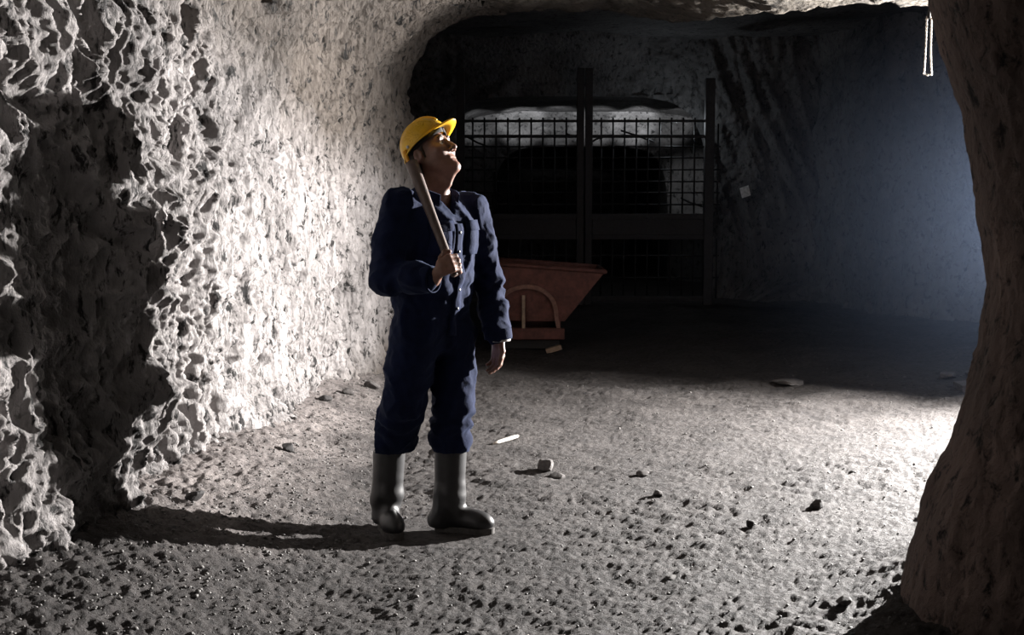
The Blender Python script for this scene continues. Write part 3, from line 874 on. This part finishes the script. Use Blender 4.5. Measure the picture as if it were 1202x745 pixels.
# right hand closed round the handle
hA, hB = J(488, 204, -0.145), J(531, 316, -0.335)   # line of the handle through the fist
hdir = unit(hB-hA)
vdir = np.array([0, 1.0, 0]); vdir = unit(vdir - hdir*(vdir @ hdir))   # away from camera
rdir = unit(np.cross(vdir, hdir)); rdir = rdir if rdir[0] > 0 else -rdir   # to the right
gc = hB - 0.012*hdir                                 # centre of the grip
HR = 0.0175
palm = gc - 0.030*vdir - 0.014*rdir
S.cone(wR, palm-0.02*rdir, .027, .026, .02)
for i, off in enumerate((-0.032, -0.011, 0.010, 0.029)):
    c = gc + off*hdir
    fr = (.0105, .0108, .0102, .0090)[i]; ln = (1.0, 1.08, 1.0, 0.86)[i]
    wp = palm + off*0.75*hdir - 0.022*rdir
    mcp = c - (HR+.016)*vdir*0.95 + 0.006*rdir - .004*vdir
    pip = c + (HR+.0155)*rdir*ln - .010*vdir
    dip = c + (HR+.012)*rdir*0.85 + .018*vdir
    tip = c - .004*rdir + (HR+.010)*vdir
    S.cone(wp, mcp, .015, .0125, .012)
    S.chain([mcp, pip, dip, tip], [fr+.0012, fr, fr*.93, fr*.85], .004)
th0 = palm - 0.030*hdir - 0.022*rdir
S.chain([th0+.012*hdir, gc-0.050*hdir-(HR+.008)*rdir-.012*vdir, gc-0.062*hdir-.002*rdir-(HR+.006)*vdir, gc-0.058*hdir+.016*rdir-(HR+.004)*vdir], [.015, .0125, .0115, .0095], .006)

# left hand hanging, relaxed curl
hd_ = unit(np.array([0.02, -0.02, -1.0]))
spr = unit(BF*0.9 + np.array([0.0, -0.25, 0]))       # from little finger (rear) to index (front)
spr = unit(spr - hd_*(spr @ hd_)); inw = np.cross(hd_, spr); inw = inw if inw[0] < 0 else -inw
pc = wL + 0.055*hd_
S.cone(wL, wL+0.03*hd_, .026, .024, .02)
for i, off in enumerate((0.030, 0.010, -0.010, -0.028)):
    fr = (.0098, .0102, .0098, .0086)[i]; L = (.040, .045, .042, .033)[i]
    mcp = wL + (0.088, .093, .089, .080)[i]*hd_ + off*spr
    S.cone(wL+0.028*hd_+off*0.55*spr, mcp, .0145, .0125, .014)
    a1 = unit(hd_ + 0.35*inw); a2 = unit(hd_ + 1.3*inw); a3 = unit(hd_*0.5 + 1.5*inw)
    p1 = mcp+L*a1; p2 = p1+L*.62*a2; p3 = p2+L*.5*a3
    S.chain([mcp, p1, p2, p3], [fr+.001, fr, fr*.93, fr*.82], .004)
tb = wL + 0.030*hd_ + 0.026*spr
S.chain([tb, tb+0.036*hd_+0.018*spr+0.010*inw, tb+0.066*hd_+0.020*spr+0.022*inw, tb+0.088*hd_+0.016*spr+0.026*inw], [.015, .0125, .011, .009], .006)
V, F = S.mesh(J(425, 650, -0.45)-[0.02, 0, 0.05], J(615, 128, 0.42)+[0.03, 0, 0.05], 0.0042)

def skin_mat():
    m, nt, b, out = new_mat('skin')
    v = coords(nt); n = noise(nt, v, 45, 5, 0.6)
    nt.links.new(ramp(nt, n, [(0.3, (0.17, 0.085, 0.06)), (0.7, (0.24, 0.13, 0.095))]), b.inputs['Base Color'])
    b.inputs['Roughness'].default_value = 0.5
    b.inputs['Subsurface Weight'].default_value = 0.25
    b.inputs['Subsurface Radius'].default_value = (0.02, 0.006, 0.003)
    b.inputs['Subsurface Scale'].default_value = 0.5
    bump(nt, b, noise(nt, v, 260, 3, 0.6), 0.25, 0.002)
    return m
M['skin'] = skin_mat()
def cloth_mat(name, col):
    m, nt, b, out = new_mat(name)
    v = coords(nt); n = noise(nt, v, 22, 6, 0.65)
    nt.links.new(ramp(nt, n, [(0.3, tuple(c*0.75 for c in col)), (0.7, tuple(c*1.2 for c in col))]), b.inputs['Base Color'])
    b.inputs['Roughness'].default_value = 0.9; b.inputs['Specular IOR Level'].default_value = 0.1
    b.inputs['Sheen Weight'].default_value = 0.06; b.inputs['Sheen Tint'].default_value = (0.45, 0.6, 1, 1)
    w = nt.nodes.new('ShaderNodeTexNoise'); w.inputs['Scale'].default_value = 420; nt.links.new(v, w.inputs['Vector'])
    p = bump(nt, b, n, 0.35, 0.012); bump(nt, b, w.outputs[0], 0.2, 0.0015, p)
    return m
M['navy'] = cloth_mat('navy_cotton', (0.0058, 0.0095, 0.030))
M['hair'] = simple('dark_brown_hair', (0.03, 0.02, 0.014), 0.6, 0, 90, 0.4, 0.8, 0.006)
M['rubber'] = simple('black_rubber', (0.022, 0.022, 0.023), 0.42, 0, 18, 0.35, 0.15, 0.004, 0.5)
M['sole'] = simple('dusty_sole', (0.07, 0.064, 0.06), 0.8, 0, 40, 0.5)
M['eye'] = simple('eye_white', (0.75, 0.72, 0.68), 0.2, 0, 20, 0.05, 0.0)
M['iris'] = simple('dark_iris', (0.04, 0.025, 0.015), 0.2)
M['white_trim'] = simple('pale_lining', (0.6, 0.58, 0.55), 0.9, 0, 80, 0.15)
M['button'] = simple('dark_button', (0.04, 0.045, 0.06), 0.4)

base = J(500, 634, 0); base[2] = 0
person = empty('person', base, 'miner in navy coveralls and black boots looking up, tool on shoulder', 'person')
body = mesh_obj('body', V, F, M['skin'], person)
def ball(name, c, r, mat, parent, axes=None, rad=None, n=16):
    bm = bmesh.new(); bmesh.ops.create_uvsphere(bm, u_segments=n, v_segments=n//2+2, radius=1)
    A = np.eye(3) if axes is None else np.asarray(axes); R = np.array([r]*3) if rad is None else np.asarray(rad)
    for v in bm.verts:
        q = np.array(v.co)*R; v.co = Vector(np.asarray(c) + q @ A)
    o = bm_obj(name, bm, mat, None, True)
    COL.objects.unlink(o); COL.objects.link(o)
    if parent is not None: reparent(o, parent)
    return o
def root_loc(o):
    while o.parent is not None: o = o.parent
    return Vector(o.location)
def reparent(o, parent):
    o.parent = parent
    o.matrix_parent_inverse = Matrix.Translation(-root_loc(parent)) if parent.parent is None else Matrix.Identity(4)
for q in (-1, 1):
    ball('eye', Hd(0.087, q*.031, 0.008), .0125, M['eye'], body)
    ball('iris', Hd(0.0975, q*.031, 0.009), .0052, M['iris'], body)
    Vb, Fb = tube([Hd(0.100, q*.012, 0.031), Hd(0.1035, q*.03, 0.037), Hd(0.092, q*.048, 0.033)], [.004, .005, .003], 8)
    o = mesh_obj('eyebrow', Vb, Fb, M['hair']); reparent(o, body)
# hair: cap over the back and sides of the skull
S = SDF()
S.ell(Hd(-0.014, 0, 0.048), HA, HSC*np.array([.103, .080, .088]), .01)
S.ell(Hd(-0.050, 0, -0.010), HA, HSC*np.array([.062, .066, .062]), .03)
for q in (-1, 1): S.cone(Hd(0.012, q*.070, 0.03), Hd(0.014, q*.066, -0.018), .011, .006, .01)
V, F = S.mesh(HO-0.17, HO+0.19, 0.0045, disp=lambda p: 0.003*noise3(p[:, 0]*90, p[:, 1]*90, p[:, 2]*40),
              cut=lambda p: np.minimum(((p-HO) @ hf)/HSC - 0.020 - 0.5*np.clip(((p-HO) @ hu)/HSC-0.02, 0, .12), 1.0) if True else None)
o = mesh_obj('hair', V, F, M['hair'], person)

# coverall
S = SDF()
nb = neck0 - 0.045*UP
S.cone(nb-0.03*UP-0.155*BL, nb-0.03*UP+0.155*BL, .068, .068, .04)
S.cone(nb+0.005*UP-0.06*BL, nb+0.005*UP+0.06*BL, .060, .060, .05)
S.cone(chest-0.060*BL+0.008*BF, chest+0.060*BL+0.008*BF, .150, .150, .06)
mid = J(508, 318, 0)
S.cone(mid-0.050*BL+0.010*BF, mid+0.050*BL+0.010*BF, .147, .147, .06)
wst = J(507, 352, 0)
S.cone(wst-0.050*BL, wst+0.050*BL, .136, .136, .05)
S.cone(pelv-0.085*BL-0.01*BF, pelv+0.085*BL-0.01*BF, .118, .118, .05)
S.chain([sR, sR*.5+eR*.5-[.004, 0, 0], eR, eR*.4+wR*.6, wR-0.020*unit(wR-eR)], [.082, .076, .070, .062, .052], .035)
S.chain([sL, sL*.5+eL*.5+[.004, 0, 0], eL, eL*.4+wL*.6, wL+[0, 0, .025]], [.082, .073, .067, .062, .058], .035)
kR2, kL2 = J(463, 512, 0.02), J(528, 512, 0.04)
S.chain([hipR, hipR*.5+knR*.5, knR, kR2, J(457, 528, 0.05)], [.112, .102, .094, .094, .080], .03)
S.chain([hipL, hipL*.5+knL*.5, knL, kL2, J(528, 524, 0.04)], [.112, .098, .090, .088, .076], .03)
S.cone(J(450, 512, 0.06), J(456, 522, 0.04), .066, .060, .03)
def folds(p):
    x, y, z = p[:, 0], p[:, 1], p[:, 2]
    w = 0.008*fbm(x*8, y*8, z*5, 2)
    q1 = noise3(x*7+z*2.5, y*7, z*5-x*3); q2 = noise3(x*16-z*9, y*14, z*17)
    w = w - 0.010*np.clip(1-np.abs(q1)*2.6, 0, 1)**1.3 - 0.0045*np.clip(1-np.abs(q2)*3.0, 0, 1)**1.5 + 0.004
    b1 = np.exp(-((z-0.47)/0.11)**2); w = w + b1*0.008*np.sin(z*75 + x*18 + 7*noise3(x*8, y*8, z*5))
    w = w + 0.0035*np.exp(-((z-1.12)/0.14)**2)*np.sin(z*60+x*45 + 7*noise3(x*6, y*6, z*6))
    la = smooth(0.0, 0.06, x-J(556, 300, 0.1)[0])*np.exp(-((z-1.08)/0.17)**2)
    w = w + la*0.006*np.sin(z*85 - x*30 + 5*noise3(x*9, y*9, z*6))
    return w
ctr = neck0 + 0.0*BF
def neck_cut(p):
    q = p - (neck0 + 0.012*BF)
    rad = np.linalg.norm(q - np.outer(q @ UP, UP), axis=1)
    top = (q @ UP) - 0.0
    hole = np.minimum(0.072 - rad, (q @ UP) + 0.09)
    vee = 0.055 - np.abs(q @ BL) + 0.55*np.minimum(q @ UP, 0)
    vee = np.minimum(vee, (q @ BF) - 0.02)
    return np.maximum(hole, np.minimum(vee, (q @ UP)+0.12))
V, F = S.mesh(J(425, 560, -0.5), J(622, 190, 0.45), 0.0065, disp=folds, cut=neck_cut)
suit = mesh_obj('coverall', V, F, M['navy'], person)

def sub(o): reparent(o, suit); return o
# stand collar, open at the throat
Vc, Fc = [], []
na = 40
for i in range(na+1):
    a = math.radians(-147 + 294*i/na) + math.pi
    dirv = math.cos(a)*BF + math.sin(a)*BL
    e = abs(i/na-0.5)*2
    for r1, zz in ((.086, -.035), (.088, .000), (.086+.006*e, .034-.01*e), (.080+.006*e, .036-.01*e), (.079, .000), (.078, -.035)):
        Vc.append(neck0 + 0.012*BF + dirv*(r1 + .018*e**3) + UP*(zz - .035*e**3))
for i in range(na):
    for j in range(6):
        Fc.append((i*6+j, i*6+(j+1) % 6, (i+1)*6+(j+1) % 6, (i+1)*6+j))
Fc.append((5, 4, 3, 2, 1, 0)); Fc.append(tuple(na*6+j for j in range(6)))
sub(mesh_obj('collar', Vc, Fc, M['navy']))
# button placket down the front, hugging the cloth
from mathutils.bvhtree import BVHTree
bvh = BVHTree.FromPolygons([tuple(v) for v in V], [tuple(int(i) for i in f) for f in F])
def on_cloth(p, dirv, lift=0.004):
    h = bvh.ray_cast(Vector(p + 0.45*dirv), Vector(-dirv), 0.9)
    return np.array(h[0]) + lift*dirv if h[0] is not None else p + 0.13*dirv
def strip(name, rows, mat, th=0.005):
    """rows: list of point lists lying on the cloth -> thin raised strip"""
    n, m_ = len(rows), len(rows[0])
    Vs = [p for r_ in rows for p in r_]
    Fs = [(i*m_+j, i*m_+j+1, (i+1)*m_+j+1, (i+1)*m_+j) for i in range(n-1) for j in range(m_-1)]
    o = mesh_obj(name, Vs, Fs, mat)
    md = o.modifiers.new('thickness', 'SOLIDIFY'); md.thickness = th; md.offset = 0
    return sub(o)
rows = []
for zz in np.linspace(J(0, 262, 0)[2], J(0, 392, 0)[2], 26):
    c = np.array([chest[0], chest[1], zz])
    rows.append([on_cloth(c + t*BL, BF) for t in (-.022, -.007, .008, .024)])
strip('placket', rows, M['navy'], 0.006)
for zz in np.linspace(J(0, 272, 0)[2], J(0, 360, 0)[2], 5):
    c = on_cloth(np.array([chest[0], chest[1], zz]), BF, 0.009)
    ball('button', c, .007, M['button'], suit, np.stack([BF, BL, UP]), (.003, .0075, .0075), 10)
for q in (-1, 1):
    rows = []
    for zz in np.linspace(J(0, 262, 0)[2], J(0, 298, 0)[2], 8):
        c = np.array([chest[0], chest[1], zz]) + q*0.10*BL
        rows.append([on_cloth(c + t*BL, BF) for t in np.linspace(-.05, .05, 6)])
    strip('chest_pocket', rows, M['navy'], 0.005)
    rows = []
    for zz in np.linspace(J(0, 258, 0)[2], J(0, 270, 0)[2], 4):
        c = np.array([chest[0], chest[1], zz]) + q*0.10*BL
        rows.append([on_cloth(c + t*BL, BF, 0.010) for t in np.linspace(-.054, .054, 6)])
    strip('pocket_flap', rows, M['navy'], 0.005)
def cuff(center, axis, r0, r1, ln, mat, name):
    axis = unit(axis); pts = [center - axis*ln/2, center - axis*ln/4, center + axis*ln/4, center + axis*ln/2]
    Vt, Ft = tube(pts, [r0, r0*1.03, r1*1.03, r1], 28, False)
    o = mesh_obj(name, Vt, Ft, mat); md = o.modifiers.new('thickness', 'SOLIDIFY'); md.thickness = 0.005; md.offset = 0
    return sub(o)
cuff(wL+[0.002, 0, 0.012], [0.05, 0, -1], .058, .060, .050, M['navy'], 'cuff')
cuff(wL+[0.012, 0, -0.012], [0.05, 0, -1], .042, .043, .022, M['white_trim'], 'lining')
cuff(wR-0.020*unit(wR-eR), wR-eR, .052, .053, .050, M['navy'], 'cuff')

# rubber boots
def boot(an, toe_dir, shaft_top, lbl):
    td = unit(np.array([toe_dir[0], toe_dir[1], 0])); sd = np.array([-td[1], td[0], 0])
    gz0 = float(floor_z(an[0], an[1]))
    g = np.array([an[0], an[1], gz0])
    S = SDF()
    S.chain([shaft_top, shaft_top*.45+an*.55, g+[0, 0, .13]], [.073, .067, .060], .03)
    S.cone(g+[0, 0, .12], g-.040*td+[0, 0, .052], .058, .050, .04)
    A = np.stack([td, sd, UP])
    S.ell(g+.060*td+[0, 0, .060], A, (.125, .046, .050), .04)
    S.ell(g+.140*td+[0, 0, .045], A, (.070, .050, .040), .03)
    S.ell(g-.045*td+[0, 0, .045], A, (.048, .042, .042), .03)
    top = shaft_top[2]
    V, F = S.mesh(g-[.25, .3, .03], g+[.27, .3, top-gz0+.05], 0.005,
        disp=lambda p: 0.0014*np.sin(p[:, 2]*70+4*noise3(p[:, 0]*8, p[:, 1]*8, p[:, 2]*5))*np.exp(-((p[:, 2]-gz0-.17)/.08)**2),
        cut=lambda p: np.maximum(gz0+0.018-p[:, 2], p[:, 2]-top))
    o = mesh_obj('boot', V, F, M['rubber'], person)
    # sole: outline of the foot with a heel block
    out = []
    for k in range(40):
        a = 2*math.pi*k/40; ca, sa = math.cos(a), math.sin(a)
        L = .072 + .138*ca; w_ = (.049 if ca > -0.1 else .043) * (1 - .12*math.exp(-((ca+.1)/.35)**2))
        out.append(g + td*L + sd*w_*np.sign(sa)*abs(sa)**.75)
    Vs = [p+[0, 0, z1] for z1 in (-.004, .016, .026) for p in out]
    Fs = [(r*40+k, r*40+(k+1) % 40, (r+1)*40+(k+1) % 40, (r+1)*40+k) for r in range(2) for k in range(40)]
    Fs += [tuple(range(39, -1, -1)), tuple(range(80, 120))]
    so = mesh_obj('sole', Vs, Fs, M['sole'], None, False); reparent(so, o)
    Vr, Fr = tube([shaft_top-[0, 0, .012], shaft_top+[0, 0, .004]], [.0745, .0745], 28, False)
    return o
boot(J(453, 620, 0.07), (0.33, -0.94), J(457, 528, 0.06), 'R')
boot(J(527, 622, 0.04), (0.97, -0.22), J(529, 524, 0.04), 'L')

# ------------------------------------------------------------------ hard hat
def plastic(name, col, tr):
    m, nt, b, out = new_mat(name)
    v = coords(nt); n = noise(nt, v, 30, 6, 0.6)
    nt.links.new(ramp(nt, n, [(0.3, tuple(c*0.85 for c in col)), (0.65, col)]), b.inputs['Base Color'])
    b.inputs['Roughness'].default_value = 0.38
    t = nt.nodes.new('ShaderNodeBsdfTranslucent'); t.inputs[0].default_value = (*col, 1)
    mx = nt.nodes.new('ShaderNodeMixShader'); mx.inputs[0].default_value = tr
    nt.links.new(b.outputs[0], mx.inputs[1]); nt.links.new(t.outputs[0], mx.inputs[2]); nt.links.new(mx.outputs[0], out.inputs[0])
    bump(nt, b, n, 0.1, 0.003)
    return m
M['yellow'] = plastic('yellow_plastic', (0.86, 0.50, 0.015), 0.22)
M['orange_strap'] = plastic('orange_strap', (0.90, 0.42, 0.02), 0.3)
hat = empty('hard_hat', Hd(-0.005, 0, 0.06), 'yellow hard hat with a short brim on the miner\'s head', 'hard hat')
CP = math.radians(43)
cf = np.array([math.cos(CP)*math.sin(HY), -math.cos(CP)*math.cos(HY), math.sin(CP)]); cu = np.cross(cf, hs); cu = cu if cu[2] > 0 else -cu
HC = np.stack([cf, hs, cu]); CO = Hd(0.004, 0, 0.050)
def HL(f, s, u): return CO + HSC*(f*cf + s*hs + u*cu)
S = SDF()
S.ell(HL(0, 0, 0), HC, HSC*np.array([.117, .099, .104]), .01)
V, F = S.mesh(HO-0.25, HO+0.28, 0.0045,
    cut=lambda p: np.maximum(-((p-CO) @ cu)/HSC - 0.006,
        -(np.linalg.norm(((p-CO) @ HC.T)/(HSC*np.array([.111, .093, .098])), axis=1)-1)*0.10))
shell = mesh_obj('shell', V, F, M['yellow'], hat)
# brim: ring that widens into a visor at the front
Vb, Fb = [], []
nA = 72
for k in range(nA):
    a = 2*math.pi*k/nA; ca, sa = math.cos(a), math.sin(a)
    fr = max(0, ca)**1.5
    ri = np.array([.112*ca, .093*sa]); ro = np.array([(.123+.050*fr)*ca, .107*sa*(1-.04*fr)])
    ui = -.004; uo = -.010 - .010*fr
    for (q, u_) in ((ri, ui+.004), (ro, uo+.0035), (ro*1.012, uo), (ro, uo-.0035), (ri, ui-.004)):
        Vb.append(HL(q[0], q[1], u_))
for k in range(nA):
    for j in range(5):
        Fb.append((k*5+j, k*5+(j+1) % 5, ((k+1) % nA)*5+(j+1) % 5, ((k+1) % nA)*5+j))
mesh_obj('brim', Vb, Fb, M['yellow'], hat)
for q, ww in ((0, .019), (-.042, .010), (.042, .010)):
    pts = []
    for k in range(17):
        a = math.radians(22 + 128*k/16)
        kk = math.sqrt(max(0, 1-(q/.099)**2))
        pts.append(HL(.117*kk*math.cos(a), q, .104*kk*math.sin(a)-.004))
    rr = [max(.003, ww*math.sin(math.pi*(k+1)/18)**.5*.8) for k in range(17)]
    Vr, Fr = tube(pts, rr, 10); mesh_obj('ridge', Vr, Fr, M['yellow'], hat)
# inner headband, rivet, nape strap
ring = [HL(.104*math.cos(a), .085*math.sin(a), -.012) for a in np.linspace(0, 2*math.pi, 41)]
Vr = [p + hu*z1 for z1 in (-.012, .014) for p in ring]
Fr = [(k, k+1, 41+k+1, 41+k) for k in range(40)]
o = mesh_obj('headband', Vr, Fr, M['cord'], hat); md = o.modifiers.new('thickness', 'SOLIDIFY'); md.thickness = .003
rv = HL(-0.030, -.098, 0.008); o = ball('rivet', rv, .007, M['white_trim'], None, HC, (.007, .005, .007)); o.parent = hat; o.matrix_parent_inverse = Matrix.Translation(-Vector(hat.location))
pts = [Hd(-0.050, -.094, 0.045), Hd(-.056, -.088, 0.010), Hd(-.066, -.080, -.030), Hd(-.078, -.055, -.052), Hd(-.086, 0, -.058), Hd(-.078, .055, -.052), Hd(-.056, .088, 0.010)]
pts = [np.array(p) for p in pts]
Vr = []
for p in pts: Vr += [p - hf*.009, p + hf*.009]
Fr = [(2*k, 2*k+1, 2*k+3, 2*k+2) for k in range(len(pts)-1)]
o = mesh_obj('nape_strap', Vr, Fr, M['orange_strap'], hat); md = o.modifiers.new('thickness', 'SOLIDIFY'); md.thickness = .004

# ------------------------------------------------------------------ tool over the shoulder
m, nt, b, out = new_mat('worn_handle_wood')
v = coords(nt, (1, 1, 0.15), (0.3, 0.2, 0)); n = noise(nt, v, 60, 6, 0.65, 0.5)
nt.links.new(ramp(nt, n, [(0.3, (0.05, 0.034, 0.028)), (0.7, (0.12, 0.08, 0.065))]), b.inputs['Base Color']); b.inputs['Roughness'].default_value = 0.5
bump(nt, b, n, 0.3, 0.003); M['handle'] = m
tool = empty('long_handled_tool', hB+0.08*hdir, 'wooden-handled tool resting on the miner\'s right shoulder, gripped at chest', 'tool')
e0 = hA - 0.055*hdir
pts = [hB + 0.030*hdir, hB+0.02*hdir] + [hB*(1-t)+e0*t for t in np.linspace(0, 1, 14)[1:]]
rr = [.014, .0165] + list(np.interp(np.linspace(0, 1, 14)[1:], [0, .5, .85, 1], [.0170, .0205, .0265, .0285]))
Vr, Fr = tube(pts, rr, 16); mesh_obj('handle', Vr, Fr, M['handle'], tool)
bm = bmesh.new(); ax = unit(np.cross(hdir, [1, 0, 0])); ay = np.cross(hdir, ax)
box_bm(bm, e0 + 0.012*hdir + 0.075*vdir, Vector(vdir)*0.07, Vector(np.cross(hdir, vdir))*0.026, Vector(hdir)*0.026, 0.006)
bm_obj('tool_head', bm, M['black_iron'], tool)
